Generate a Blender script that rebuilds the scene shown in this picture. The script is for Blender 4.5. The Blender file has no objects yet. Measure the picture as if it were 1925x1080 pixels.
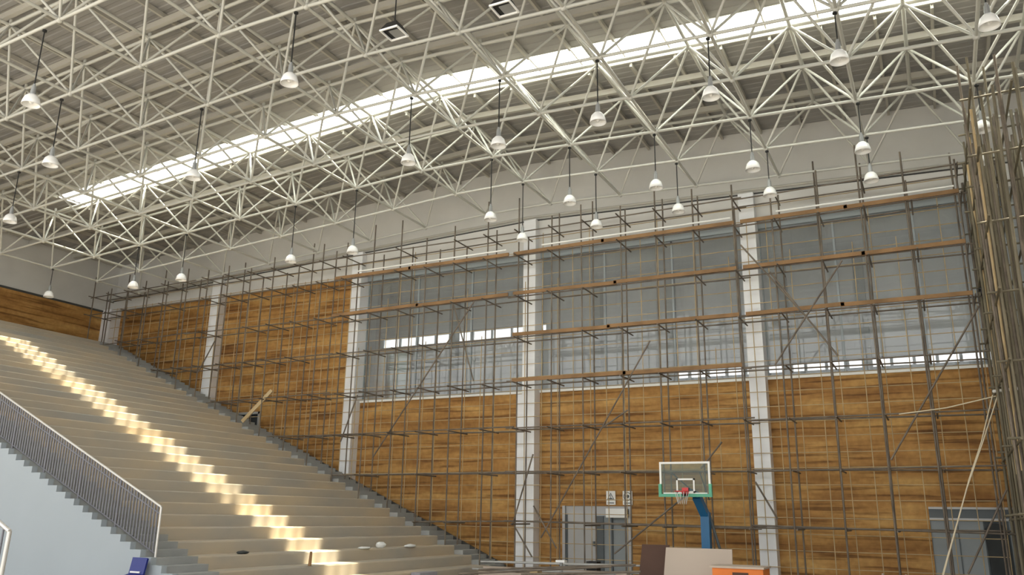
import bpy, math, random
from mathutils import Vector, Matrix
random.seed(7)
C = bpy.context.scene.collection
S = bpy.context.scene

# ------------------------------------------------------------------ camera
F, YAW, PITCH, ROLL = 1553.3, 0.4731, 0.2703, 0.0159
EYE = 1.85                                  # eye height above the hall floor
fw = Vector((-math.sin(YAW)*math.cos(PITCH), math.cos(YAW)*math.cos(PITCH), math.sin(PITCH)))
r0 = Vector((math.cos(YAW), math.sin(YAW), 0)); u0 = r0.cross(fw)
rt = math.cos(ROLL)*r0 + math.sin(ROLL)*u0
up = -math.sin(ROLL)*r0 + math.cos(ROLL)*u0
cd = bpy.data.cameras.new('camera'); cam = bpy.data.objects.new('camera', cd); C.objects.link(cam)
cd.sensor_width = 36; cd.lens = F/1925*36; cd.clip_end = 300
mw = Matrix((rt, up, -fw)).transposed().to_4x4(); mw.translation = (0, 0, EYE)
cam.matrix_world = mw
S.camera = cam
CAMP = Vector((0, 0, EYE))

# ------------------------------------------------------------------ daylight
S.view_settings.view_transform = 'Standard'; S.view_settings.look = 'None'
S.view_settings.exposure = 1.25; S.view_settings.gamma = 1; S.view_settings.use_curve_mapping = False
w = bpy.data.worlds.new('overcast_sky'); S.world = w; w.use_nodes = True
bg = w.node_tree.nodes['Background']; bg.inputs[0].default_value = (0.97, 0.975, 0.97, 1); bg.inputs[1].default_value = 1.0
sd = bpy.data.lights.new('sun', 'SUN'); sd.energy = 24.0; sd.color = (1, 0.88, 0.64); sd.angle = math.radians(1.2)
so = bpy.data.objects.new('sun', sd); C.objects.link(so)
so.rotation_euler = Vector((-0.22, -0.135, -1)).to_track_quat('-Z', 'Y').to_euler()

# ------------------------------------------------------------------ helpers
def ray(px, py):
    return fw + rt*((px-962.5)/F) - up*((py-540)/F)
def at(px, py, Y):
    d = ray(px, py); return CAMP + d*(Y/d.y)
def pix(P):
    d = Vector(P)-CAMP; z = d.dot(fw)
    if z < 0.5: return None
    return (962.5+F*d.dot(rt)/z, 540-F*d.dot(up)/z, z)
def shown(a, b, rad):
    a, b = Vector(a), Vector(b); n = 0; zs = 0
    q = [pix(a.lerp(b, t/8)) for t in range(9)]
    L = 0
    for k in range(8):
        if q[k] and q[k+1]:
            mx, my = (q[k][0]+q[k+1][0])/2, (q[k][1]+q[k+1][1])/2
            if 0 <= mx <= 1925 and 0 <= my <= 1080:
                L += math.hypot(q[k][0]-q[k+1][0], q[k][1]-q[k+1][1])*rad/q[k][2]
    return L

class MB:
    def __init__(s): s.v = []; s.f = []; s.sm = []
    def add(s, vs, fs, smooth=False):
        o = len(s.v); s.v += [tuple(x) for x in vs]; s.f += [tuple(i+o for i in f) for f in fs]; s.sm += [smooth]*len(fs); return s
    def box(s, x0, x1, y0, y1, z0, z1):
        x0, x1 = sorted((x0, x1)); y0, y1 = sorted((y0, y1)); z0, z1 = sorted((z0, z1))
        v = [(x0,y0,z0),(x1,y0,z0),(x1,y1,z0),(x0,y1,z0),(x0,y0,z1),(x1,y0,z1),(x1,y1,z1),(x0,y1,z1)]
        return s.add(v, [(0,3,2,1),(4,5,6,7),(0,1,5,4),(1,2,6,5),(2,3,7,6),(3,0,4,7)])
    def tube(s, a, b, r, n=8, r2=None, cap=True):
        a, b = Vector(a), Vector(b); d = (b-a)
        if d.length < 1e-6: return s
        d.normalize(); t = Vector((0,0,1)) if abs(d.z) < .9 else Vector((1,0,0))
        x = d.cross(t).normalized(); y = d.cross(x); r2 = r if r2 is None else r2
        v = []
        for k in range(n):
            c, q = math.cos(2*math.pi*k/n), math.sin(2*math.pi*k/n)
            v.append(a+x*c*r+y*q*r); v.append(b+x*c*r2+y*q*r2)
        f = [(2*k, 2*((k+1)%n), 2*((k+1)%n)+1, 2*k+1) for k in range(n)]
        s.add(v, f, True)
        if cap: s.add(v, [tuple(2*k for k in range(n))[::-1], tuple(2*k+1 for k in range(n))])
        return s
    def poly(s, pts, r, n=6):
        for a, b in zip(pts, pts[1:]): s.tube(a, b, r, n)
        return s
    def bar(s, a, b, w_, h_, upv=(0,0,1)):           # rectangular bar from a to b
        a, b = Vector(a), Vector(b); d = (b-a).normalized(); x = d.cross(Vector(upv))
        if x.length < 1e-3: x = d.cross(Vector((1,0,0)))
        x.normalize(); z = x.cross(d); x = x*w_/2; z = z*h_/2
        v = [a-x-z, a+x-z, a+x+z, a-x+z, b-x-z, b+x-z, b+x+z, b-x+z]
        return s.add(v, [(0,1,2,3),(7,6,5,4),(0,4,5,1),(1,5,6,2),(2,6,7,3),(3,7,4,0)])
    def ball(s, c, r, n=8, m=5, sz=1):
        c = Vector(c); v = [c+Vector((0,0,r*sz))]
        for j in range(1, m):
            t = math.pi*j/m
            for k in range(n): v.append(c+Vector((r*math.sin(t)*math.cos(2*math.pi*k/n), r*math.sin(t)*math.sin(2*math.pi*k/n), r*sz*math.cos(t))))
        v.append(c-Vector((0,0,r*sz))); f = []
        for k in range(n): f.append((0, 1+k, 1+(k+1)%n))
        for j in range(m-2):
            for k in range(n):
                a = 1+j*n+k; b = 1+j*n+(k+1)%n; f.append((a, a+n, b+n, b))
        e = len(v)-1
        for k in range(n): f.append((e, 1+(m-2)*n+(k+1)%n, 1+(m-2)*n+k))
        return s.add(v, f, True)
    def lathe(s, c, prof, n=20):
        c = Vector(c); v = []; f = []; m = len(prof)
        for k in range(n):
            for r, z in prof: v.append(c+Vector((r*math.cos(2*math.pi*k/n), r*math.sin(2*math.pi*k/n), z)))
        for k in range(n):
            for j in range(m-1):
                a = k*m+j; b = ((k+1)%n)*m+j; f.append((a, b, b+1, a+1))
        return s.add(v, f, True)
    def extrude(s, prof, axis, t0, t1):              # closed 2-D profile swept along an axis
        n = len(prof); mk = {'x': lambda p, t: (t, p[0], p[1]), 'y': lambda p, t: (p[0], t, p[1])}[axis]
        v = [mk(p, t0) for p in prof]+[mk(p, t1) for p in prof]
        f = [(k, (k+1)%n, (k+1)%n+n, k+n) for k in range(n)]+[tuple(range(n))[::-1], tuple(range(n, 2*n))]
        return s.add(v, f)
    def build(s, name, mat, parent=None):
        me = bpy.data.meshes.new(name); me.from_pydata(s.v, [], s.f)
        me.polygons.foreach_set('use_smooth', s.sm); me.materials.append(mat); me.update()
        import bmesh
        b = bmesh.new(); b.from_mesh(me); bmesh.ops.recalc_face_normals(b, faces=b.faces); b.to_mesh(me); b.free()
        o = bpy.data.objects.new(name, me); C.objects.link(o)
        if parent: 
            o.parent = parent; o.matrix_parent_inverse = Matrix.Translation(-Vector(parent.location))
        return o

def tag(o, label=None, cat=None, group=None, kind=None):
    for k, v in (('label', label), ('category', cat), ('group', group), ('kind', kind)):
        if v: o[k] = v
    return o
def empty(name, loc, label, cat, group=None):
    o = bpy.data.objects.new(name, None); C.objects.link(o); o.location = loc; o.empty_display_size = .2
    return tag(o, label, cat, group)
def struct(o, label=None): return tag(o, label, kind='structure')

# ------------------------------------------------------------------ materials
def mat(name, col, rough=.6, metal=0, var=0.0, scale=4.0, stretch=(1,1,1), col2=None, bump=0.0, spec=.4):
    m = bpy.data.materials.new(name); m.use_nodes = True; nt = m.node_tree; b = nt.nodes['Principled BSDF']
    b.inputs['Base Color'].default_value = (*col, 1); b.inputs['Roughness'].default_value = rough; b.inputs['Metallic'].default_value = metal
    b.inputs['Specular IOR Level'].default_value = spec
    if var or col2:
        tc = nt.nodes.new('ShaderNodeNewGeometry'); mp = nt.nodes.new('ShaderNodeMapping'); mp.inputs['Scale'].default_value = stretch
        nz = nt.nodes.new('ShaderNodeTexNoise'); nz.inputs['Scale'].default_value = scale; nz.inputs['Detail'].default_value = 6
        rp = nt.nodes.new('ShaderNodeValToRGB'); rp.color_ramp.elements[0].position = .3; rp.color_ramp.elements[1].position = .7
        c2 = col2 or tuple(x*(1-var) for x in col)
        rp.color_ramp.elements[0].color = (*c2, 1); rp.color_ramp.elements[1].color = (*col, 1)
        nt.links.new(tc.outputs['Position'], mp.inputs[0]); nt.links.new(mp.outputs[0], nz.inputs['Vector'])
        nt.links.new(nz.outputs['Fac'], rp.inputs[0]); nt.links.new(rp.outputs[0], b.inputs['Base Color'])
        if bump:
            bp = nt.nodes.new('ShaderNodeBump'); bp.inputs['Strength'].default_value = bump; bp.inputs['Distance'].default_value = .02
            nt.links.new(nz.outputs['Fac'], bp.inputs['Height']); nt.links.new(bp.outputs[0], b.inputs['Normal'])
    return m
def wood_cladding():
    m = mat('wood_wool_boards', (.4,.2,.05), .75); nt = m.node_tree; L = nt.links; b = nt.nodes['Principled BSDF']
    g = nt.nodes.new('ShaderNodeNewGeometry'); sx = nt.nodes.new('ShaderNodeSeparateXYZ'); L.new(g.outputs['Position'], sx.inputs[0])
    ad = nt.nodes.new('ShaderNodeMath'); L.new(sx.outputs[0], ad.inputs[0]); L.new(sx.outputs[1], ad.inputs[1])
    cm = nt.nodes.new('ShaderNodeCombineXYZ'); L.new(ad.outputs[0], cm.inputs[0]); L.new(sx.outputs[2], cm.inputs[1])
    def noise(sc, st, det=5):
        mp = nt.nodes.new('ShaderNodeMapping'); mp.inputs['Scale'].default_value = st; L.new(cm.outputs[0], mp.inputs[0])
        n = nt.nodes.new('ShaderNodeTexNoise'); n.inputs['Scale'].default_value = sc; n.inputs['Detail'].default_value = det; L.new(mp.outputs[0], n.inputs['Vector']); return n
    def ramp(src, stops):
        r = nt.nodes.new('ShaderNodeValToRGB'); e = r.color_ramp.elements
        while len(e) < len(stops): e.new(.5)
        for x, (p, c) in zip(e, stops): x.position = p; x.color = (*c, 1)
        L.new(src, r.inputs[0]); return r
    n1 = noise(1.0, (.45, 2.2, 1))                                     # board to board tone
    r1 = ramp(n1.outputs['Fac'], [(.3, (.29,.135,.035)), (.5, (.46,.24,.068)), (.7, (.62,.37,.12))])
    n2 = noise(1.0, (.35, 7.5, 1), 4)                                  # dark wavy seams
    r2 = ramp(n2.outputs['Fac'], [(.36, (.42,.36,.3)), (.47, (1,1,1))])
    n3 = noise(6, (1, 1, 1), 6)
    r3 = ramp(n3.outputs['Fac'], [(.3, (.72,.7,.68)), (.65, (1,1,1))])
    x1 = nt.nodes.new('ShaderNodeMix'); x1.data_type = 'RGBA'; x1.blend_type = 'MULTIPLY'; x1.inputs[0].default_value = .9
    L.new(r1.outputs[0], x1.inputs[6]); L.new(r2.outputs[0], x1.inputs[7])
    x2 = nt.nodes.new('ShaderNodeMix'); x2.data_type = 'RGBA'; x2.blend_type = 'MULTIPLY'; x2.inputs[0].default_value = .8
    L.new(x1.outputs[2], x2.inputs[6]); L.new(r3.outputs[0], x2.inputs[7]); L.new(x2.outputs[2], b.inputs['Base Color'])
    bp = nt.nodes.new('ShaderNodeBump'); bp.inputs['Strength'].default_value = .5; bp.inputs['Distance'].default_value = .03
    L.new(n2.outputs['Fac'], bp.inputs['Height']); L.new(bp.outputs[0], b.inputs['Normal'])
    return m
def glass(name, tint=(1,1,1), gloss=.5, milky=0.0, lighten=0.0):
    m = bpy.data.materials.new(name); m.use_nodes = True; nt = m.node_tree; nt.nodes.clear(); L = nt.links
    o = nt.nodes.new('ShaderNodeOutputMaterial'); t = nt.nodes.new('ShaderNodeBsdfTransparent'); t.inputs[0].default_value = (*tint, 1)
    g = nt.nodes.new('ShaderNodeBsdfGlossy'); g.inputs['Roughness'].default_value = .02
    fr = nt.nodes.new('ShaderNodeFresnel'); fr.inputs[0].default_value = 1.5
    ml = nt.nodes.new('ShaderNodeMath'); ml.operation = 'MULTIPLY'; ml.inputs[1].default_value = gloss; L.new(fr.outputs[0], ml.inputs[0])
    base = t.outputs[0]
    if milky:
        d = nt.nodes.new('ShaderNodeBsdfTranslucent'); d.inputs[0].default_value = (.74,.86,1.0,1)
        mx = nt.nodes.new('ShaderNodeMixShader'); mx.inputs[0].default_value = milky; L.new(t.outputs[0], mx.inputs[1]); L.new(d.outputs[0], mx.inputs[2]); base = mx.outputs[0]
    if lighten:                                          # pale patchy veil mixed in to lighten the view, standing for reflections
        d = nt.nodes.new('ShaderNodeBsdfDiffuse'); d.inputs[0].default_value = (.72,.74,.74,1)
        ge = nt.nodes.new('ShaderNodeNewGeometry'); nz = nt.nodes.new('ShaderNodeTexNoise'); nz.inputs['Scale'].default_value = .55; nz.inputs['Detail'].default_value = 3
        mr = nt.nodes.new('ShaderNodeMapRange'); mr.inputs[1].default_value = .3; mr.inputs[2].default_value = .7; mr.inputs[3].default_value = lighten*.75; mr.inputs[4].default_value = lighten*1.3
        L.new(ge.outputs['Position'], nz.inputs['Vector']); L.new(nz.outputs['Fac'], mr.inputs[0])
        mx = nt.nodes.new('ShaderNodeMixShader'); L.new(mr.outputs[0], mx.inputs[0]); L.new(base, mx.inputs[1]); L.new(d.outputs[0], mx.inputs[2]); base = mx.outputs[0]
    m2 = nt.nodes.new('ShaderNodeMixShader'); L.new(ml.outputs[0], m2.inputs[0]); L.new(base, m2.inputs[1]); L.new(g.outputs[0], m2.inputs[2]); L.new(m2.outputs[0], o.inputs[0])
    return m
M = {}
M['white_steel'] = mat('white_painted_steel', (.53,.525,.475), .38)
M['deck'] = mat('ribbed_roof_sheet', (.37,.36,.345), .55, var=.18, scale=.6)
M['purlin'] = mat('cream_purlin_steel', (.46,.44,.39), .5)
M['plaster'] = mat('white_plaster', (.66,.65,.62), .8, var=.10, scale=.8)
M['column'] = mat('white_column_paint', (.84,.85,.86), .6, var=.06, scale=1.5)
M['grey'] = mat('grey_plaster', (.66,.68,.68), .8, var=.15, scale=.5)
M['darkgap'] = mat('dark_trunking_and_shade', (.07,.07,.065), .7)
M['wood'] = wood_cladding()
M['conc'] = mat('screed_floor', (.36,.34,.31), .8, var=.25, scale=1.2)
M['tread'] = mat('cement_terrace', (.54,.445,.315), .65, scale=.8, stretch=(1.6,.5,1), col2=(.38,.36,.32))
M['aisle'] = mat('grey_aisle_step', (.36,.37,.36), .75, var=.2, scale=1.2)
M['sidewall'] = mat('pale_blue_white_plaster', (.36,.40,.425), .75, var=.05, scale=.7)
M['rust'] = mat('weathered_scaffold_pole', (.22,.18,.14), .65, .2, var=.5, scale=2.5)
M['tan'] = mat('tan_batten', (.56,.42,.23), .7, var=.3, scale=2.0)
M['plank'] = mat('brown_scaffold_board', (.30,.17,.075), .75, var=.4, scale=1.5)
M['pole_green'] = mat('bamboo_pole', (.21,.18,.12), .65, var=.45, scale=1.3)
M['lamp'] = mat('white_enamel', (.93,.93,.92), .3)
M['ballast'] = mat('grey_ballast', (.32,.33,.33), .5, .3)
M['black'] = mat('black_rubber', (.02,.02,.02), .6)
M['rail'] = mat('grey_violet_rail_steel', (.17,.17,.19), .45, .3)
M['railtop'] = mat('bright_handrail', (.68,.66,.62), .35, .4)
M['blue'] = mat('blue_plastic', (.008,.018,.17), .4)
M['hoopblue'] = mat('blue_painted_post', (.02,.13,.28), .4)
M['green'] = mat('green_padding', (.12,.42,.28), .6)
M['white'] = mat('white_board_paint', (.86,.86,.82), .5)
M['red'] = mat('red_rim_paint', (.62,.05,.05), .4)
M['door'] = mat('grey_door_steel', (.45,.45,.44), .45, .2, var=.08, scale=1)
M['doordark'] = mat('dark_grey_frame', (.10,.115,.12), .5)
M['bluegrey'] = mat('blue_grey_sheet', (.31,.34,.345), .6, var=.15, scale=.9)
M['beige'] = mat('beige_board', (.50,.42,.35), .8, var=.08, scale=1)
M['brown'] = mat('dark_brown_board', (.09,.045,.03), .7, var=.2, scale=1)
M['orange'] = mat('orange_crate_paint', (.72,.20,.035), .6, var=.15, scale=3)
M['rope'] = mat('pale_rope', (.66,.58,.42), .9)
M['tarp'] = mat('charcoal_sheet', (.05,.055,.055), .8, var=.3, scale=3)
M['rag'] = mat('white_rag', (.75,.76,.74), .9)
M['sack'] = mat('grey_sack', (.34,.33,.36), .9, var=.15, scale=5)
M['glass'] = glass('window_glass', (.97,.98,.98), 1.0)
M['lightened'] = glass('lightened_window_glass', (.96,.97,.97), 1.0, 0, .15)  # panes veiled pale to lighten the dim gallery behind
M['skyglass'] = glass('roof_light_glass', (.9,.92,.94), .3, .6)
M['boardglass'] = glass('backboard_glass', (.72,.80,.72), .8)
M['greenish'] = mat('pale_green_sheet', (.42,.52,.47), .6)
M['frame'] = mat('blue_grey_window_frame', (.33,.37,.39), .5)

# ------------------------------------------------------------------ the hall
PX = -13.1
def zb(x): return 12.89-(.044*(x-PX) if x > PX else .056*(PX-x))     # bottom layer of the roof frame: a shallow gable
def zd(x): return zb(x)+2.32                                          # roof sheet
def zedge(x): return 12.87-.034*abs(x-PX)                             # top of the wall beam
def ter(x): return max(0, .297*((-13.6-x)/.68))                       # slope of the terrace
X0, X1 = -36.4, 7.0
WY = 27.0
struct(MB().box(X0-.3, X1+.3, -8, 32, -.2, 0).build('floor', M['conc']))

# roof sheet: ribs run down the fall (along X), roof light left open
def sheet(y0, y1, xa, xb):
    mb = MB(); n = max(1, round((y1-y0)/.3)); p = (y1-y0)/n; prof = []
    for k in range(n):
        y = y0+k*p; prof += [(y, 0), (y+.45*p, 0), (y+.55*p, .018), (y+.9*p, .018)]
    prof.append((y1, 0))
    xs = [xa]+[x for x in (PX,) if xa < x < xb]+[xb]
    vs = []; fs = []; m = len(prof)
    for lay in (0, .03):
        for x in xs: vs += [(x, y, zd(x)+z+lay) for y, z in prof]
    L = len(xs)
    for a in range(L-1):
        for j in range(m-1):
            q = a*m+j; fs.append((q, q+m, q+m+1, q+1)); q += L*m; fs.append((q, q+1, q+m+1, q+m))
    return mb.add(vs, fs)
SKY0, SKY1, SKX = 19.66, 21.02, -31.0
ce = empty('ceiling', (PX, 14, zd(PX)), None, None); struct(ce)
del_keys = [k for k in ('label', 'category') if k in ce.keys()]
sheet(1.0, SKY0, X0-.3, X1+.3).build('roof_sheet', M['deck'], ce)
sheet(SKY1, WY+.2, X0-.3, X1+.3).build('roof_sheet', M['deck'], ce)
sheet(SKY0, SKY1, X0-.3, SKX).build('roof_sheet', M['deck'], ce)
TY = [25.62-2.22*(k+.5) for k in range(-0, 11)]
# purlins run across (along Y) every half module, carried by deep rails along X over each top row
k = 0
x = 1.73+.667-2.6667*2+2.6667*3
purx = [1.73+1.3333*j+.6667 for j in range(-29, 4)]
for x in purx:
    mb = MB()
    for a, b in ((1.0, SKY0-.05), (SKY1+.05, WY)): mb.box(x-.035, x+.035, a, b, zd(x)-.15, zd(x)-.01)
    if x > SKX: mb.box(x-.02, x+.02, SKY0, SKY1, zd(x)-.10, zd(x)-.04)
    mb.build('purlin', M['purlin'], ce)
for y in TY:
    mb = MB()
    yy, ww, hh = (20.62, .06, .10) if SKY0 < y < SKY1 else (y-.12, .12, .18)
    for a, b in ((X0, PX), (PX, X1)): mb.bar((a, yy, zd(a)-.24), (b, yy, zd(b)-.24), ww, hh)
    mb.build('roof_rail', M['purlin'], ce)
# roof light
sk = MB()
for a, b in ((SKX, PX), (PX, X1)):
    v = [(a, SKY0, zd(a)+.07), (b, SKY0, zd(b)+.07), (b, SKY1, zd(b)+.07), (a, SKY1, zd(a)+.07)]
    sk.add(v, [(0,1,2,3)])
sko = struct(sk.build('window_1', M['skyglass']))
mb = MB()
for y in (SKY0+.02, SKY1-.02):
    for a, b in ((SKX, PX), (PX, X1)): mb.bar((a, y, zd(a)+.02), (b, y, zd(b)+.02), .035, .06)
mb.build('glazing_bar', M['white_steel'], sko)

# ---- side wall with the glazed bays
COLX = [-4.6-8*k for k in range(4)]                     # right edges of the free columns
COLX_ALL = [3.4]+COLX+[-36.6+.9]
wall = empty('wall_right', (-15, WY, 0), None, None); struct(wall)
SILL = 6.22; HEAD = 11.25; BACK = 31.5
# plaster above the beam
mb = MB()
for a, b in ((X0, PX), (PX, X1)):
    v = []
    for y in (WY+.02, WY+.25): v += [(a, y, zedge(a)-.1), (b, y, zedge(b)-.1), (b, y, zd(b)), (a, y, zd(a))]
    mb.add(v, [(0,1,2,3),(7,6,5,4),(0,4,5,1),(3,2,6,7)])
mb.build('upper_panel', M['plaster'], wall)
mb = MB()                                                # ring beam
for a, b in ((X0, PX), (PX, X1)):
    v = []
    for y in (WY-.22, WY+.25): v += [(a, y, 11.45), (b, y, 11.45), (b, y, zedge(b)-.16), (a, y, zedge(a)-.16)]
    mb.add(v, [(0,1,2,3),(7,6,5,4),(0,4,5,1),(3,2,6,7),(0,3,7,4),(1,5,6,2)])
mb.build('ring_beam', M['plaster'], wall)
mb = MB().box(-20.6, X1, WY-.05, WY+.25, HEAD-.0, 11.46)
mb.build('window_head', M['frame'], wall)
D1 = (-11.72, -9.27, 2.24); D2 = (-.43, 4.4, 2.28); D3 = (-27.2, -25.9, 6.05)
def clad(x0, x1, z1, holes=()):
    mb = MB(); cur = x0
    for (a, b, za, zt) in holes:
        mb.box(cur, a, WY-.03, WY+.12, 0, z1); mb.box(a, b, WY-.03, WY+.12, zt, z1)
        if za > 0: mb.box(a, b, WY-.03, WY+.12, 0, za)
        cur = b
    mb.box(cur, x1, WY-.03, WY+.12, 0, z1); mb.build('wood_cladding', M['wood'], wall)
clad(-4.6, X1, SILL-.04, [(D2[0], D2[1], 0, D2[2])])
clad(-12.6, -5.1, SILL-.04, [(D1[0], D1[1], 0, D1[2])])
clad(-20.6, -13.1, SILL-.04)
clad(-28.6, -21.1, 11.66, [(D3[0], D3[1], 4.4, D3[2])])
clad(X0, -29.1, 11.56)
mb = MB()
for a, b in ((-28.6, -21.1), (X0, -29.1)): mb.box(a, b, WY+.12, WY+.25, 0, 11.6)
for a, b in ((-4.6, X1), (-12.6, -5.1), (-20.6, -13.1)):
    for (c, d, z) in ((D1[0], D1[1], D1[2]), (D2[0], D2[1], D2[2])):
        if a < c < b: mb.box(a, c, WY+.12, WY+.25, 0, SILL-.05); mb.box(c, min(d, b), WY+.12, WY+.25, z, SILL-.05); mb.box(min(d, b), b, WY+.12, WY+.25, 0, SILL-.05) if d < b else None; break
    else: mb.box(a, b, WY+.12, WY+.25, 0, SILL-.05)
mb.build('wall_core', M['plaster'], wall)
struct(MB().box(-20.6, X1, WY-.08, WY+.3, SILL-.05, SILL+.03).build('trim_1', M['white']))
# room behind the glass: floor, back wall with two strip windows, ceiling
mb = MB()
S1 = (-23.0, -14.45, 9.40, 9.86); S2 = (-9.05, 7.0, 7.12, 7.46)
xs = [-24.5, S1[0], S1[1], S2[0], 9.0]
for k in range(4):
    a, b = xs[k], xs[k+1]; z0, z1 = SILL-.3, 12.2
    if k == 1: mb.box(a, b, BACK, BACK+.2, z0, S1[2]).box(a, b, BACK, BACK+.2, S1[3], z1)
    elif k == 3: mb.box(a, b, BACK, BACK+.2, z0, S2[2]).box(a, b, BACK, BACK+.2, S2[3], z1)
    else: mb.box(a, b, BACK, BACK+.2, z0, z1)
mb.box(-24.7, -24.5, WY+.25, BACK+.2, SILL-.3, 12.2).box(9.0, 9.2, WY+.25, BACK+.2, SILL-.3, 12.2)
mb.box(-24.5, 9.0, WY+.3, BACK, SILL-.35, SILL-.1)
mb.build('gallery_wall', M['grey'], wall)
mb = MB()
prof = [(WY+.25, 12.0), (BACK, 11.3), (BACK, 11.5), (WY+.25, 12.2)]
mb.extrude(prof, 'x', -24.6, 9.1); mb.build('gallery_ceiling', M['grey'], wall)
mb = MB()
for x in (-18.9, -12.0, -8.9, -4.6, -1.9, 3.6): mb.box(x-.17, x+.17, BACK-.4, BACK-.02, SILL-.1, 11.5)
mb.build('gallery_pier', M['bluegrey'], wall)
a = at(690, 745, 28.2); b = at(722, 745, 28.2); c = at(728, 735, 28.8); e_ = at(765, 735, 28.8)
MB().box(a.x, b.x, 28.2, 28.25, SILL-.1, at(700, 668, 28.2).z).build('pale_partition', M['column'], wall)
MB().box(c.x, e_.x, 28.8, 28.85, SILL-.1, at(740, 662, 28.8).z).build('green_partition', M['greenish'], wall)
for nm, s, step, fr in (('window_2', S1, .98, .05), ('window_3', S2, .72, .10)):
    g = struct(MB().box(s[0], s[1], BACK+.12, BACK+.13, s[2], s[3]).build(nm, M['glass']))
    mb = MB(); x = s[0]
    while x < s[1]+.01: mb.box(x-fr/2, x+fr/2, BACK+.02, BACK+.18, s[2], s[3]); x += step
    mb.box(s[0], s[1], BACK-.02, BACK+.18, s[3]-.02, s[3]+.04).box(s[0], s[1], BACK-.05, BACK+.18, s[2]-.05, s[2]+.02)
    mb.build('window_frame', M['frame'], g)
for nm, a, b in (('window_4', -20.6, -13.1), ('window_5', -12.6, -5.1), ('window_6', -4.6, X1)):
    g = struct(MB().box(a, b, WY+.10, WY+.11, SILL+.03, HEAD).build(nm, M['lightened']))
    mb = MB(); n = max(2, round((b-a)/2.5))
    for k in range(n+1): x = a+(b-a)*k/n; mb.box(x-.03, x+.03, WY+.06, WY+.15, SILL+.03, HEAD)
    mb.box(a, b, WY+.06, WY+.15, HEAD-.06, HEAD).box(a, b, WY+.06, WY+.15, SILL+.03, SILL+.09)
    mb.build('window_frame', M['frame'], g)
# dark trunking line that follows the gable along the wall head
mb = MB()
for a, b in ((X0, PX), (PX, X1)): mb.bar((a, WY-.06, zedge(a)-.11), (b, WY-.06, zedge(b)-.11), .12, .09)
tag(mb.build('cable_trunking', M['darkgap']), 'long dark cable trunking along the top of the white wall beam', 'trunking')
mb = MB()
for a, b in ((X0, PX), (PX, X1)): mb.tube((a, WY-.32, zedge(a)-.02), (b, WY-.32, zedge(b)-.02), .045, 8)
tag(mb.build('pipe', M['purlin']), 'thin pale pipe running in front of the dark trunking on the wall head', 'pipe')

# ---- columns
cn = ['white column right of the basketball hoop', 'white column standing between the foot of the terrace and the grey double door',
      'white column rising from the terrace left of the glazed bays', 'white column high on the terrace, between two timber-clad bays']
for k, x in enumerate(COLX):
    t = empty('column', (x-.25, 26.75, 0), cn[k], 'column')
    zt = zedge(x)-.18; z0 = max(0, ter(x)-.3)
    MB().box(x-.5, x, 26.5, WY+.1, z0, zt).build('shaft', M['column'], t)
    if k == 1: MB().box(x-.78, x-.5, 26.6, WY, 0, 6.1).build('casing', M['column'], t)
t = empty('column', (-36.1, 26.7, 7), 'grey-white column in the far left corner of the hall', 'column')
MB().box(-36.75, -35.75, 26.4, WY+.1, 7.5, 11.45).build('shaft', M['column'], t)

# ---- end wall
bw = empty('wall_back', (X0, 14, 0), None, None); struct(bw)
MB().box(X0-.3, X0-.06, 3, WY+.25, 0, zd(X0)).build('plaster', M['plaster'], bw)
MB().box(X0-.08, X0, 3, WY, 7, 11.33).build('wood_cladding', M['wood'], bw)
MB().box(X0-.06, X0+.04, 3, WY, 11.33, 11.42).build('cladding_shade_line', M['darkgap'], bw)  # dark strip painting the shadow line above the cladding
for y in (6.5, 13.0, 19.5): MB().box(X0-.06, X0+.12, y, y+.45, 11.42, zd(X0)-.2).build('pier', M['plaster'], bw)
# ---- unseen wall added past the scaffold to block light from the right
struct(MB().box(X1, X1+.25, 1, WY+.25, 0, zd(X1)).build('wall_light_block', M['plaster']))

# ---- doors
d = struct(MB().box(D1[0], D1[1], WY+.02, WY+.14, D1[2]-.12, D1[2]).box(D1[0], D1[0]+.1, WY-.06, WY+.14, 0, D1[2]).box(D1[1]-.1, D1[1], WY-.06, WY+.14, 0, D1[2]).build('door_1', M['door']))
lf = MB().box(D1[0]+.1, -10.5, WY+.04, WY+.08, .02, 1.92).build('door_leaf', M['door'], d)
MB().box(-10.25, D1[1]-.1, WY+.06, WY+.10, .02, 1.92).build('door_leaf', M['bluegrey'], d)
MB().box(-10.5, -10.25, WY+.0, WY+.10, 0, 1.92).box(-9.98, -9.93, WY, WY+.1, 0, 1.9).box(D1[0]+.1, D1[0]+.16, WY-.0, WY+.12, 0, 1.95).build('door_post', M['doordark'], d)
MB().box(D1[0]+.1, D1[1]-.1, WY+.04, WY+.1, 1.92, 2.12).build('transom_panel', M['door'], d)
MB().tube((-10.06, WY-.14, 2.03), (-9.34, WY-.14, 2.03), .13, 14).box(-10.06, -9.34, WY-.27, WY+.0, 1.87, 2.16).build('shutter_box', M['white'], d)
MB().box(-10.62, -10.56, WY-.04, WY+.02, .95, 1.1).build('door_handle', M['doordark'], lf)
d = struct(MB().box(D2[0], D2[1], WY-.02, WY+.14, 2.0, 2.26).build('door_2', M['doordark']))
MB().box(D2[0], D2[1], WY-.07, WY+.0, 2.24, 2.30).box(D2[0], D2[1], WY-.07, WY+.02, 1.94, 2.0).build('door_frame', M['door'], d)
MB().box(D2[0], .88, WY+.02, WY+.08, 0, 1.94).build('door_leaf', M['bluegrey'], d)
MB().box(1.5, 3.0, WY+.02, WY+.08, 0, 1.94).build('door_leaf', M['bluegrey'], d)
MB().box(.8, 1.6, WY+.2, WY+.24, 0, 1.94).box(.24, .27, WY-.0, WY+.03, 0, 1.94).box(.88, .91, WY, WY+.08, 0, 1.94).build('dark_opening', M['doordark'], d)
mb = MB(); pr = []
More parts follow.
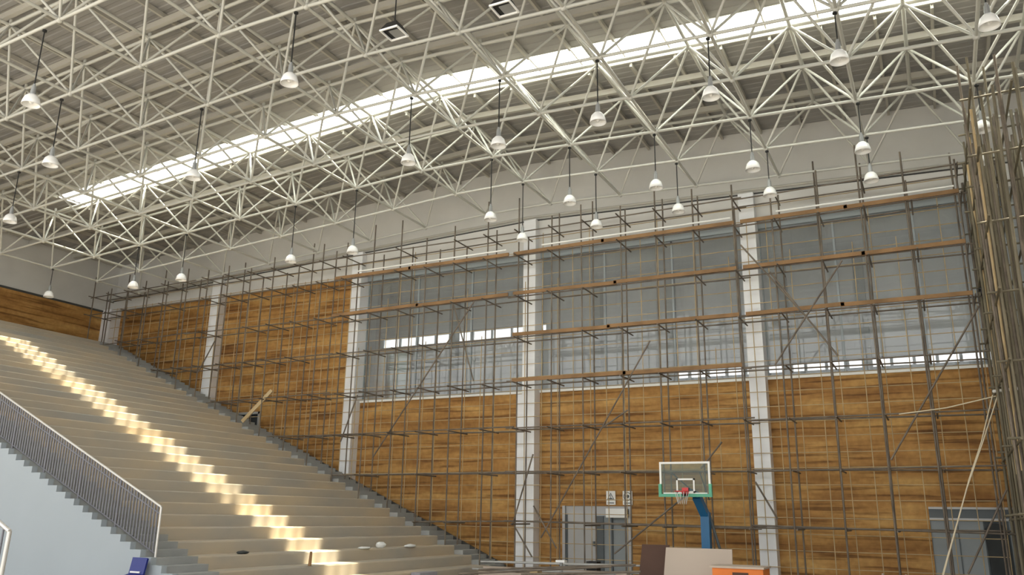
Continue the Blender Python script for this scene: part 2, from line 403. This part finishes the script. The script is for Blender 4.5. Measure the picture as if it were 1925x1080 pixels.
for k in range(9): a = math.pi*k/8; pr.append((1.17+.29*math.cos(a), 1.62+.26*math.sin(a)))
mb.extrude([(.98, .02), (1.5, .02)]+pr, 'y', WY-.02, WY+.05)
tag(mb.build('tarpaulin', M['tarp']), 'charcoal sheet with a rounded top hanging in the wide right doorway', 'tarpaulin')
d = struct(MB().box(D3[0], D3[1], WY+.1, WY+.2, 4.4, D3[2]).build('door_3', M['tarp']))
MB().box(D3[0], D3[0]+.1, WY-.06, WY+.1, 4.4, D3[2]).box(D3[1]-.1, D3[1], WY-.06, WY+.1, 4.4, D3[2]).box(D3[0], D3[1], WY-.06, WY+.1, D3[2]-.1, D3[2]).build('door_frame', M['door'], d)

# ------------------------------------------------------------------ roof space frame
sf = empty('space_frame', (PX, 14, zb(PX)), 'white tubular double-layer roof space frame hung under the whole ceiling', 'roof truss')
NX = list(range(-1, 14)); NK = list(range(0, 10)); MOD = 2.66667
def bn(i, k): x = 1.73-MOD*i; return Vector((x, 25.62-2.22*k, zb(x)))
def tn(i, k): x = 1.73-MOD*(i+.5); return Vector((x, 25.62-2.22*(k+.5), zb(x)+1.85))
mem = {'bottom_chord': [], 'top_chord': [], 'web_member': [], 'node': []}
for i in NX:
    for k in NK:
        if i+1 in NX: mem['bottom_chord'].append((bn(i,k), bn(i+1,k), .042))
        if k+1 in NK: mem['bottom_chord'].append((bn(i,k), bn(i,k+1), .042))
        mem['node'].append((bn(i,k), None, .085))
        if i+1 in NX and k+1 in NK:
            t = tn(i,k); mem['node'].append((t, None, .085))
            for q in (bn(i,k), bn(i+1,k), bn(i,k+1), bn(i+1,k+1)): mem['web_member'].append((t, q, .034))
            if i+2 in NX: mem['top_chord'].append((t, tn(i+1,k), .05))
            if k+2 in NK: mem['top_chord'].append((t, tn(i,k+1), .05))
for nm, L in mem.items():
    sc = []
    for a, b, r in L:
        if b is None:
            q = pix(a); sc.append(r/q[2] if q and -20 < q[0] < 1945 and -20 < q[1] < 1100 else 0)
        else: sc.append(shown(a, b, r))
    order = sorted(range(len(L)), key=lambda j: -sc[j]); rest = MB(); nrest = 0
    for n, j in enumerate(order):
        a, b, r = L[j]
        mb = MB() if n < 100 and sc[j] > 0 else rest
        if b is None: mb.ball(a, r, 10, 6)
        else:
            u = (b-a).normalized(); mb.tube(a+u*.06, b-u*.06, r, 8)
        if mb is not rest: mb.build(nm, M['white_steel'], sf)
        else: nrest += 1
    if nrest: tag(rest.build(nm, M['white_steel'], sf), kind='stuff')
# stub posts that carry the roof rails
mb = MB()
for i in NX[:-1]:
    for k in NK[:-1]: t = tn(i, k); mb.tube(t, (t.x, t.y, zd(t.x)-.3), .05, 8)
tag(mb.build('stub_post', M['white_steel'], sf), kind='stuff')

# ------------------------------------------------------------------ pendant lamps
ordn = ['rightmost', 'second from the right', 'third from the right', 'fourth from the right', 'fifth from the right', 'sixth from the right',
        'seventh from the right', 'eighth from the right', 'ninth from the right', 'tenth from the right', 'eleventh from the right', 'twelfth from the right']
def lamp(px, py, Y, label, group):
    p = at(px, py, Y); top = zb(p.x)-.1
    t = empty('pendant_lamp', (p.x, p.y, p.z), label, 'lamp', group)
    s = .20
    MB().lathe((p.x, p.y, p.z-.16), [(.06, .26), (.09, .25), (.155, .18), (.185, .08), (s, 0), (s-.015, .0), (.17, .08), (.14, .16), (.05, .23)], 20).build('reflector', M['lamp'], t); refl = bpy.data.objects[C.objects[-1].name]
    MB().tube((p.x, p.y, p.z+.08), (p.x, p.y, p.z+.30), .062, 12, .05).tube((p.x, p.y, p.z+.3), (p.x, p.y, p.z+.36), .03, 8).build('ballast', M['ballast'], t)
    MB().tube((p.x, p.y, p.z+.36), (p.x, p.y, top), .016, 6).tube((p.x, p.y, top-.02), (p.x, p.y, top+.02), .05, 8).build('cable', M['black'], t)
    b = MB().ball((p.x, p.y, p.z-.06), .055, 10, 6, 1.4).build('bulb', M['lamp'], refl)
rows = [('in the row nearest the wall', 23.40, [(1844,291),(1637,324),(1447,352),(1275,383),(1121,412),(982,437)]),
        ('in the second row from the wall', 21.18, [(1847,228),(1621,268),(1415,303),(1233,338),(1071,367),(922,398),(663,461),(547,478),(341,513),(251,527)]),
        ('in the row under the roof light', 16.74, [(1858,30),(1577,97),(1336,165),(1124,213),(937,258),(768,290)])]
for nm, Y, L in rows:
    for k, (px, py) in enumerate(L):
        lamp(px, py+6, Y, 'white bell lamp, '+ordn[k]+' '+nm, 'bell pendant lamps '+nm)
lamp(92, 551, 21.18, 'small white bell pendant lamp in front of the timber at far left', 'bell pendant lamps at the left')
lamp(364, 325, 14.52, 'grey-looking bell pendant lamp against the bright roof light at left', 'bell pendant lamps at the left')
lamp(545, 145, 12.3, 'white bell pendant lamp under the upper left roof on a long black cable', 'bell pendant lamps at the left')
lamp(60, 185, 10.1, 'large white bell pendant lamp near the upper left edge, the nearest one', 'bell pendant lamps at the left')
lamp(96, 300, 12.3, 'white bell pendant lamp below the nearest one at upper left', 'bell pendant lamps at the left')
lamp(20, 408, 14.52, 'faint bell pendant lamp at the far left edge below the roof frame', 'bell pendant lamps at the left')

# square ceiling boxes
def cbox(px, py, Y, label):
    p = at(px, py, Y); t = empty('hanging_fixture', p, label, 'light fixture', 'square hanging fixtures')
    h = .22; x, y, z = p
    mb = MB()
    v = [(x-h,y-h,z),(x+h,y-h,z),(x+h,y+h,z),(x-h,y+h,z)]; w_ = [(x-.12,y-.12,z+.2),(x+.12,y-.12,z+.2),(x+.12,y+.12,z+.2),(x-.12,y+.12,z+.2)]
    mb.add(v+w_, [(4,5,6,7),(0,1,5,4),(1,2,6,5),(2,3,7,6),(3,0,4,7)]); mb.build('housing', M['black'], t)
    mb = MB(); e = .03
    mb.box(x-h, x+h, y-h, y-h+e, z-.025, z+.01).box(x-h, x+h, y+h-e, y+h, z-.025, z+.01).box(x-h, x-h+e, y-h+e, y+h-e, z-.025, z+.01).box(x+h-e, x+h, y-h+e, y+h-e, z-.025, z+.01)
    frm = mb.build('frame', M['lamp'], t)
    MB().box(x-.08, x+h-e-.01, y-.08, y+h-e-.01, z+.0, z+.02).build('panel', M['ballast'], frm)
    MB().box(x-h+e, x+h-e, y-h+e, y+h-e, z+.025, z+.04).build('backing', M['black'], t)
    MB().tube((x, y, z+.19), (x, y, zb(x)-.1), .014, 6).build('cable', M['black'], t)
cbox(741, 62, 12.3, 'square dark fixture with white frame hanging at the upper middle, the left one')
cbox(948, 16, 12.3, 'square dark fixture with white frame hanging at the top edge, the right one')

# ------------------------------------------------------------------ terrace
NR, RX, RZ = 32, .68, .297
YL, YR = 12.95, 26.3
te = empty('terrace', (-13.6, 20, 0), 'beige stepped spectator terrace rising to the far left corner', 'grandstand')
for k in range(NR):
    x = -13.6-RX*k; z = RZ*(k+1)
    ztop = [(x, z-RZ), (x, z-.03), (x-.02, z), (x-RX-.1, z), (x-RX-.1, z-.12), (x-.15, z-.12), (x-.15, z-RZ)]
    MB().extrude(ztop, 'y', YL+1.15, YR-1.05).build('terrace_row', M['tread'], te)
    for a, b in ((YL, YL+1.15), (YR-1.05, YR)):
        mb = MB()
        for h in (0, 1):
            xx = x+RX/2-RX/2*h; zz = z-RZ/2*(1-h)
            mb.extrude([(xx, zz-RZ/2), (xx, zz), (xx-RX/2-.05, zz), (xx-RX/2-.05, zz-RZ/2)], 'y', a, b)
        mb.build('aisle_step', M['aisle'], te)
MB().box(X0+.1, -13.6-RX*NR, YL, YR, RZ*NR-.2, RZ*NR).build('top_landing', M['tread'], te)
pr = [(-13.2, 0), (-13.2, .12)]
for k in range(NR):
    for h in (0, 1):
        xx = -13.6-RX*k+RX/2-RX/2*h+.02; zz = RZ*(k+1)-RZ/2*(1-h)+.015
        pr += [(xx, zz-RZ/2), (xx, zz)]
pr += [(X0+.1, RZ*NR+.01), (X0+.1, 0)]
MB().extrude(pr, 'y', YL-.14, YL).build('side_wall', M['sidewall'], te)
# the kerb at the wall side
mb = MB(); mb.bar((-13.6, YR+.1, .1), (-13.6-RX*NR, YR+.1, RZ*NR-.05), .12, .3); mb.build('kerb', M['darkgap'], te)

# balustrade on the side wall
def rail(Y, xa, xb, off, label, h=1.05, step=.098):
    t = empty('railing', (xa, Y, off), label, 'railing')
    zz = lambda x: off+RZ*((-13.6-x)/RX)+.18
    MB().poly([(xa, Y, zz(xa)-.45), (xa, Y, zz(xa)+h), (xb, Y, zz(xb)+h)], .024, 8).build('handrail', M['railtop'], t)
    MB().tube((xa, Y, zz(xa)+.08), (xb, Y, zz(xb)+.08), .018, 6).tube((xa, Y, zz(xa)+h-.15), (xb, Y, zz(xb)+h-.15), .018, 6).build('cross_rail', M['rail'], t)
    n = int(abs(xb-xa)/step)
    for k in range(1, n+1):
        x = xa+(xb-xa)*k/n
        if k % 14 == 0: MB().tube((x, Y, zz(x)-.15), (x, Y, zz(x)+h), .026, 8).build('post', M['rail'], t)
        else: MB().tube((x, Y, zz(x)+.08), (x, Y, zz(x)+h-.02), .019, 6).build('baluster', M['rail'], t)
rail(YL+.1, -15.1, -24.6, 0.05, 'grey steel railing with close bars down the left edge of the terrace')
# nearer railing at the picture's lower left
p = at(18, 998, 8.5)
t = empty('railing', (p.x, 8.5, 0), 'short end of a steel railing at the lower left corner, nearest the viewer', 'railing')
dx = 3.2; dz = 1.42
MB().poly([(p.x-.05, 8.5, .05), (p.x, 8.5, p.z), (p.x-dx, 8.5, p.z+dz)], .035, 8).build('handrail', M['railtop'], t)
for k in range(1, 20): x = p.x-.16*k; MB().tube((x, 8.5, .05+.44*.16*(k)), (x, 8.5, p.z+.445*.16*k), .018, 6).build('baluster', M['rail'], t)

# blue seat shell by the railing's foot
p = at(264, 1066, 12.7)
t = empty('stadium_seat', p, 'blue plastic seat shell at the foot of the terrace railing', 'seat')
x, y, z = p
mb = MB(); mb.extrude([(y, z+.18), (y-.04, z+.2), (y-.1, z-.12), (y-.06, z-.14)], 'x', x-.22, x+.22); bk = mb.build('backrest', M['blue'], t)
mb = MB(); mb.extrude([(y-.06, z-.14), (y-.1, z-.12), (y-.4, z-.2), (y-.4, z-.25)], 'x', x-.22, x+.22); mb.build('seat', M['blue'], t)
MB().tube((x-.1, y-.2, z-.2), (x-.1, y-.2, 0), .03).tube((x+.1, y-.2, z-.2), (x+.1, y-.2, 0), .03).build('leg', M['rail'], t)
mb = MB(); mb.box(x-.16, x+.12, y-.118, y-.09, z-.1, z-.07); mb.build('white_label', M['white'], bk)

# ------------------------------------------------------------------ scaffold along the side wall
sc = empty('scaffold', (-15, 25.6, 0), 'rusty pole scaffold with boards standing in front of the whole side wall', 'scaffold')
YO, YI = 25.15, 25.95
def sbase(x): return ter(x)+.02 if x < -13.6 else 0.0
sx = []; x = 1.3
while x > -35.6: sx.append(x); x -= 1.27
for n, x in enumerate(sx):
    for y in (YO, YI):
        xx = x+random.uniform(-.07, .07); zt = min(12.2+random.uniform(-.5, .9), zd(x)-.5); lean = random.uniform(-.05, .05)
        MB().tube((xx, y, sbase(x)), (xx+lean, y, zt), .026, 8).build('standard', M['rust'], sc)
LV = [1.67, 3.27, 4.75, 6.30, 7.87, 9.35, 10.84, 11.75]
bays = [(-35.6, -28.9), (-28.9, -20.9), (-20.9, -12.9), (-12.9, -4.9), (-4.9, 1.4)]
for z in LV:
    for a, b in bays:
        lo = max(a, -13.6-z*RX/RZ+.9)
        if lo > b-.8: continue
        for y in (YO, YI):
            j = random.uniform(-.05, .05)
            MB().tube((lo-.15, y+.05, z+j), (b+.15, y+.05, z-j+random.uniform(-.03, .03)), .024, 8).build('ledger', M['rust'], sc)
tr = []
for x in sx:
    for z in LV:
        if z < ter(x)+.4: continue
        if random.random() < .12: continue
        tr.append(((x+.05, YO-.25-random.random()*.2, z-.05), (x+.05, YI+.3, z-.05), .024))
tr.sort(key=lambda q: -shown(*q)); rest = MB()
for n, (a, b, r) in enumerate(tr):
    mb = MB() if n < 100 else rest
    mb.tube(a, b, r, 8)
    if n < 100: mb.build('transom', M['rust'], sc)
if len(tr) > 100: tag(rest.build('transom', M['rust'], sc), kind='stuff')
for z, bb in ((10.92, bays[2:]), (9.42, bays[2:]), (7.94, bays[3:]), (6.36, bays[3:4])):
    for a, b in bb:
        if z < 7 or b > 0: pass
        m = (a+b)/2+random.uniform(-.6, .6)
        for p_, q_ in ((a+.1, m), (m-.1, b-.1)):
            j = random.uniform(-.02, .02)
            MB().bar((p_, YO-.05, z+j), (q_, YO-.05, z-j), .05, .12).build('toe_board', M['plank'], sc)
for a, b in bays[2:]:
    MB().tube((a+1.2, YO-.05, 11.09), (b-.2, YO-.05, 11.09), .03, 8).build('guard_tube', M['white'], sc)
BR = [((963,987),(1002,853)), ((967,988),(1000,1046)), ((1046,1030),(1003,950)), ((1017,1010),(1222,640)), ((700,860),(892,565)), ((853,573),(890,715)),
      ((1447,511),(1575,668)), ((1583,489),(1457,685)), ((1840,575),(1675,864)), ((1820,1078),(1892,920)), ((1155,1040),(1290,930)), ((1392,460),(1520,600)),
      ((640,830),(672,742)), ((372,700),(404,640)), ((1180,770),(1130,805)), ((1420,905),(1462,975)), ((1318,880),(1357,830))]
for a, b in BR:
    MB().tube(at(*a, YO-.06), at(*b, YO-.06), .026, 8).build('brace', M['rust'], sc)
# board leaning on the rail over the terrace
MB().bar(at(455,792,24.9), at(511,733,25.3), .16, .04, (0,1,0)).build('raking_board', M['tan'], sc)

# light battens fixed in front of wall and columns
bt = empty('batten_grid', (-15, 26.35, 0), 'grid of thin tan battens fixed close in front of the timber wall', 'batten grid')
x = 1.38; n = 0
while x > -35.4:
    z0 = sbase(x); zt = random.choice([12.0, 11.3, 10.2, 8.3, 7.2]) if x > -20.8 else 11.4
    if abs((x+4.85) % 8-0) > .01: MB().tube((x, 26.32, z0), (x+random.uniform(-.06,.06), 26.32, zt), .0145, 6).build('upright', M['tan'], bt)
    x -= .62
z = .55
while z < 12.0:
    lo = max(-35.6, -13.6-z*RX/RZ+.6); j = random.uniform(-.03, .03)
    MB().tube((lo, 26.36, z+j), (1.38, 26.36, z-j), .0135, 6).build('batten', M['tan'], bt)
    z += .47

# ------------------------------------------------------------------ dense pole stack at the right edge
tw = empty('scaffold_tower', (1.6, 22, 0), 'dense bundle of bamboo scaffold poles filling the right edge of the hall', 'scaffold')
pole = []
y = 26.2
while y > 19.5:
    for x in (1.55, 1.8, 2.1, 2.5):
        xx = x+random.uniform(-.12, .12); yy = y+random.uniform(-.2, .2)
        pole.append(((xx, yy, 0), (xx+random.uniform(-.12, .12), yy, random.uniform(11.0, 12.3)), random.uniform(.026, .04)))
    y -= .4
lamps_xy = [at(1844, 297, 23.40), at(1847, 234, 21.18)]
for n, (a, b, r) in enumerate(pole):                  # poles under a lamp stop short of it
    for q in lamps_xy:
        if math.hypot(a[0]-q.x, a[1]-q.y) < .5: pole[n] = (a, (a[0], a[1], q.z-.5), r)
for a, b, r in pole: MB().tube(a, b, r, 7).build('standard', M['pole_green'] if random.random() < .7 else M['rust'], tw)
for z in (2.0, 3.5, 5.1, 6.6, 8.2, 9.8, 11.2):
    for x in (1.5, 2.3): MB().tube((x, 19.3, z), (x, 26.4, z+random.uniform(-.1,.1)), .028, 7).build('ledger', M['pole_green'], tw)
    for y in (20.0, 22.0, 23.9, 25.9): MB().tube((1.3, y, z+.06), (2.7, y, z+.1), .026, 7).build('transom', M['pole_green'], tw)
for y in (21.6, 23.2, 25.0): MB().tube((1.6, y, 3), (1.5, y-1.6, 11), .03, 7).build('brace', M['tan'], tw)
p = at(1868, 735, 24.0); q = at(1935, 727, 23.0)
tag(MB().tube(p, q, .04, 10).build('steel_tube', M['white']), 'short bright white tube poking out of the pole bundle at right', 'tube')

p = at(1860, 550, 25.0)
tag(MB().box(p.x-.2, p.x+.2, 24.9, 25.2, p.z-.02, p.z+.16).box(p.x-.25, p.x+.25, 24.88, 25.22, p.z+.1, p.z+.13).build('tool_box', M['black']), 'small black box on the scaffold beside the pole bundle', 'box')
# ropes
def rope(pts, label, r=.016):
    tag(MB().poly(pts, r, 7).build('rope', M['rope']), label, 'rope', 'ropes at the right')
top = at(1878, 735, 24.2)
b1 = at(1772, 1080, 22.5); mid = top.lerp(b1, .55)
rope([top, top.lerp(mid, .5)+Vector((-.03,0,-.05)), mid+Vector((-.05,0,0)), b1], 'pale slanting rope from the white tube down to the floor, the right strand')
rope([at(1866,742,24.2), at(1845,830,23.8), at(1822,900,23.4), at(1772,1085,22.3)], 'pale slanting rope beside its twin strand, the left strand')
rope([at(1872,744,24.2), at(1780,766,24.8), at(1690,778,25.1)], 'pale rope stretched almost level from the white tube to the scaffold')

# ------------------------------------------------------------------ basketball stand
HY = 23.3
p0 = at(1238, 868, HY); p1 = at(1337, 930, HY)
xa, xb, za, zt = p0.x, p1.x, p1.z, p0.z
xa += .02
t = empty('basketball_stand', ((xa+xb)/2, HY+.9, 0), 'basketball backboard with clear panel on a blue post before the scaffold', 'basketball hoop')
MB().box(xa+.05, xb-.05, HY+.0, HY+.02, za+.04, zt-.04).build('backboard', M['boardglass'], t)
mb = MB(); e = .055
mb.box(xa, xb, HY-.02, HY+.04, zt-e, zt).box(xa, xa+e, HY-.02, HY+.04, za+.3, zt-e).box(xb-e, xb, HY-.02, HY+.04, za+.3, zt-e).box(xa+.1, xb-.1, HY-.021, HY+.02, za+.035, za+.065)
mb.build('white_frame', M['white'], t)
mb = MB(); mb.box(xa-.03, xb+.03, HY-.05, HY+.05, za-.05, za+.03).box(xa-.03, xa+.05, HY-.05, HY+.05, za+.03, za+.3).box(xb-.05, xb+.03, HY-.05, HY+.05, za+.03, za+.3)
mb.build('edge_padding', M['green'], t)
cx = (xa+xb)/2+.02; mb = MB(); b0 = za+.06; b1_ = za+.45; hw = .26
mb.box(cx-hw, cx+hw, HY-.03, HY, b1_-.045, b1_).box(cx-hw, cx+hw, HY-.03, HY, b0, b0+.045).box(cx-hw, cx-hw+.045, HY-.03, HY, b0, b1_).box(cx+hw-.045, cx+hw, HY-.03, HY, b0, b1_)
mb.build('target_square', M['white'], t)
rc = Vector((cx-.02, HY-.35, za+.09)); mb = MB()
pts = [rc+Vector((.2*math.cos(a), .2*math.sin(a), 0)) for a in [2*math.pi*k/20 for k in range(21)]]
mb.poly(pts, .012, 6).box(cx-.1, cx+.08, HY-.05, HY-.02, za-.03, za+.2).bar((cx-.02, HY-.04, za+.07), (cx-.02, HY-.16, za+.08), .12, .04)
rim = mb.build('rim', M['red'], t)
mb = MB()
for k in range(12):
    a = 2*math.pi*k/12; a2 = a+math.pi/12
    mb.tube(rc+Vector((.2*math.cos(a), .2*math.sin(a), 0)), rc+Vector((.11*math.cos(a2), .11*math.sin(a2), -.34)), .004, 4)
    mb.tube(rc+Vector((.2*math.cos(a), .2*math.sin(a), 0)), rc+Vector((.11*math.cos(a-math.pi/12), .11*math.sin(a-math.pi/12), -.34)), .004, 4)
mb.build('net', M['rag'], rim)
pp = at(1326, 960, HY+.85); px_, py_ = pp.x, HY+.85
MB().box(px_-.12, px_+.12, py_-.12, py_+.12, .12, za-.45).build('post', M['hoopblue'], t)
mb = MB(); mb.bar((px_, py_, za-.55), (px_-.1, HY+.35, za-.02), .2, .22, (1,0,0)).bar((px_-.1, HY+.45, za-.0), ((xa+xb)/2, HY+.04, za+.12), .2, .16); mb.build('arm', M['hoopblue'], t)
MB().tube((px_+.08, py_+.1, za-.5), (px_+.5, py_+.4, .2), .04).tube((px_+.1, py_+.1, za-.1), (cx+.4, HY+.05, zt-.3), .02).tube((px_-.1, py_+.1, za-.1), (cx-.4, HY+.05, zt-.3), .02).build('brace', M['doordark'], t)
MB().box(px_-.45, px_+.6, py_-.6, py_+.5, 0, .14).build('base', M['hoopblue'], t)

# ------------------------------------------------------------------ safety signs
def sign(x0, x1, z0, z1, label, kind):
    y = WY-.09; t = empty('safety_sign', ((x0+x1)/2, y, (z0+z1)/2), label, 'sign', 'safety signs over the door')
    MB().box(x0, x1, y, y+.03, z0, z1).build('board', M['white'], t)
    cx, cz = (x0+x1)/2, z0+(z1-z0)*.6; mb = MB(); yy = y-.004
    if kind == 'tri':
        for sgn in (1, 0):
            R = .145
            v = [(cx+R*math.sin(a), cz-.02+R*math.cos(a)) for a in (0, 2*math.pi/3, 4*math.pi/3)]
            wv = [(cx+R*.68*math.sin(a), cz-.02+R*.68*math.cos(a)) for a in (0, 2*math.pi/3, 4*math.pi/3)]
            for k in range(3):
                a, b, c, d_ = v[k], v[(k+1)%3], wv[(k+1)%3], wv[k]
                if sgn: mb.add([(q[0], yy, q[1]) for q in (a, b, c, d_)], [(0,1,2,3)])
        mb.box(cx-.012, cx+.012, yy-.002, yy, cz-.045, cz+.05).box(cx-.05, cx+.05, yy-.002, yy, cz-.07, cz-.045)
    else:
        n = 28
        for (ra, rb) in ((.14, .115),):
            for k in range(n):
                a, b = 2*math.pi*k/n, 2*math.pi*(k+1)/n
                mb.add([(cx+r*math.cos(g), yy, cz+r*math.sin(g)) for r, g in ((ra,a),(ra,b),(rb,b),(rb,a))], [(0,1,2,3)])
        mb.bar((cx-.08, yy, cz+.08), (cx+.08, yy, cz-.08), .004, .03, (0,1,0)).ball((cx+.01, yy, cz+.01), .055, 10, 6)
    mb.build('symbol', M['doordark'], t)
    MB().box(x0+.05, x1-.05, yy, y, z0+.045, z0+.075).build('caption_bar', M['doordark'], t)
sign(-10.10, -9.78, 2.28, 2.73, 'white safety sign with a dark warning triangle above the grey door', 'tri')
sign(-9.52, -9.19, 2.28, 2.73, 'white safety sign with a dark crossed-out circle above the grey door', 'circ')

# ------------------------------------------------------------------ things lying about
def board(px0, px1, py, Y, lean, mt, name, label, cat, th=.04):
    a, b = at(px0, py, Y), at(px1, py, Y); mb = MB(); z = (a.z+b.z)/2
    v = [(a.x-.03, Y-lean, .0), (b.x+.05, Y-lean, .0), (b.x, Y, z), (a.x, Y, z)]
    v2 = [(q[0], q[1]+th, q[2]) for q in v]
    mb.add(v+v2, [(0,1,2,3),(7,6,5,4),(0,4,5,1),(1,5,6,2),(2,6,7,3),(3,7,4,0)])
    return tag(mb.build(name, mt), label, cat)
board(1252, 1376, 1030, 21.4, .35, M['beige'], 'beige_panel', 'large beige board leaning below the basketball backboard', 'board')
board(1207, 1258, 1023, 22.4, .4, M['brown'], 'brown_panel', 'dark brown board leaning left of the large beige board', 'board')
p = at(1334, 1062, 20.0); q = at(1436, 1062, 20.0)
t = empty('crate', ((p.x+q.x)/2, 20.4, 0), 'orange box with a pale lid at the bottom edge below the hoop', 'box')
MB().box(p.x+.05, q.x-.03, 20.02, 20.8, 0, p.z-.04).build('body', M['orange'], t)
MB().box(p.x, q.x, 19.97, 20.85, p.z-.045, p.z).build('lid', M['beige'], t)
MB().box((p.x+q.x)/2-.1, (p.x+q.x)/2+.25, 20.0, 20.02, p.z-.2, p.z-.13).build('hand_hole', M['brown'], t)
# cable reel by the right doorway
p = at(1681, 1078, 24.2); t = empty('cable_reel', (p.x, 24.2, 0), 'dark cable reel at the bottom edge left of the right doorway', 'reel')
MB().tube((p.x-.25, 24.2, .3), (p.x+.25, 24.2, .3), .22, 18).build('drum', M['tarp'], t)
for s in (-1, 1): MB().tube((p.x+s*.25, 24.2, .3), (p.x+s*.29, 24.2, .3), .3, 20).build('flange', M['beige'], t)
# stack of planks with tubes on top, before the column and the door
pk = [(23.0, .0), (23.35, .0), (23.7, .0), (23.1, .13), (23.5, .13), (23.3, .26)]
lay = ['bottom layer, nearest', 'bottom layer, middle', 'bottom layer, farthest', 'second layer, nearer', 'second layer, farther', 'top of the pile']
for k, (y, z) in enumerate(pk):
    j = random.uniform(-.25, .25)
    tag(MB().box(-12.8+j, -8.2+j, y, y+.3, z, z+.12).build('timber_beam', M['beige'] if k % 2 else M['tan']), 'long timber beam in the pile on the floor before the door, '+lay[k], 'timber', 'timbers piled before the door')
for k in range(5):
    y = 23.05+.17*k; a = -13.0+.2*k
    z = .52 if k in (1, 2, 3) else .31
    tag(MB().tube((a, y, z-.0), (a+4.6, y, z+.05), .03, 10).build('steel_tube', M['door']),
        'grey steel tube on the timber pile before the door, '+['nearest', 'second nearest', 'middle one', 'second farthest', 'farthest'][k], 'tube', 'steel tubes on the timber pile')
for k, (a, b) in enumerate(((( 862,1078,21.2),(1150,1064,21.6)), ((900,1070,21.9),(1195,1061,22.3)), ((980,1079,20.9),(1205,1074,21.1)))):
    A, B = at(*a), at(*b); A.z = max(.04, A.z); B.z = max(.04, B.z)
    tag(MB().tube(A, B, .03, 10).build('scaffold_tube', M['rust']), 'rusty scaffold tube lying before the timber pile, '+['middle one', 'the one closest to the pile', 'nearest the viewer'][k], 'tube', 'loose scaffold tubes')
p = at(1055, 1052, 22.6); t = empty('jack_stand', (p.x, 22.6, 0), 'small white-topped prop stand before the grey door', 'prop')
MB().tube((p.x, 22.6, .03), (p.x, 22.6, p.z-.06), .045, 10).build('stem', M['ballast'], t)
MB().box(p.x-.13, p.x+.14, 22.5, 22.7, p.z-.06, p.z).build('head', M['lamp'], t)
MB().box(p.x-.15, p.x+.15, 22.45, 22.75, 0, .03).build('base_plate', M['ballast'], t)
p = at(1112, 1058, 24.0)
tag(MB().box(p.x-.17, p.x+.17, 24.0, 24.3, .0, p.z+.05).build('tool_case', M['black']), 'small black case on the floor in front of the door leaf', 'case')
p = at(1006, 1072, 22.2)
tag(MB().box(p.x-.12, p.x+.12, 22.1, 22.4, 0, p.z).build('carton', M['tan']), 'small tan carton beside the prop stand at the bottom edge', 'box')

# things left on the terrace
def on_row(px, py):
    """point where the pixel's ray meets the terrace slope"""
    d = ray(px, py); s = RZ/RX
    tt = (.1+s*(-13.6)-EYE)/(d.z+s*d.x); P = CAMP+d*tt
    k = max(0, int((-13.6-P.x)/RX)); return Vector((P.x, P.y, RZ*(k+1)))
def rag(px, py, sx_, sy_, sz_, label, name='rag', mt='rag', cat='rag'):
    P = on_row(px, py); mb = MB(); n = 14; mm = 7; c = P+Vector((0,0,sz_*.5)); mb.ball(c, 1, n, mm)
    vs = []
    rr = random.Random(px)
    for v in mb.v:
        dv = Vector(v)-c; f = .8+.4*rr.random(); vs.append((c.x+dv.x*sx_*f, c.y+dv.y*sy_*f, max(P.z+.002, c.z+dv.z*sz_*.6*f)))
    mb.v = vs; return tag(mb.build(name, M[mt]), label, cat)
rag(684, 1043, .14, .25, .06, 'flat white rag on a low terrace step, left of the grey sack')
rag(715, 1038, .14, .16, .16, 'crumpled white rag on top of the step by the grey sack')
rag(771, 1040, .14, .28, .08, 'white rag on a low terrace step, right of the grey sack')
rag(455, 1052, .10, .17, .07, 'small dark clump lying in the middle of a low terrace step', 'clump', 'tarp', 'debris')
P = on_row(745, 1062); mb = MB()
mb.box(-13.6+.04, -13.6+.35, P.y-.45, P.y+.45, 0, .3); tag(mb.build('cement_sack', M['sack']), 'grey sack set against the lowest terrace step', 'sack')
P = on_row(575, 1076)
tag(MB().tube((P.x+.1, P.y, P.z), (P.x+.1, P.y+.02, P.z+.34), .045, 8, .03).build('stake', M['plank']), 'short brown stake standing on the lowest steps in the sunlight', 'stake')

for o in bpy.data.objects:
    if o.get('kind') == 'structure' or o.parent:
        for k in ('category',):
            if k in o.keys(): del o[k]
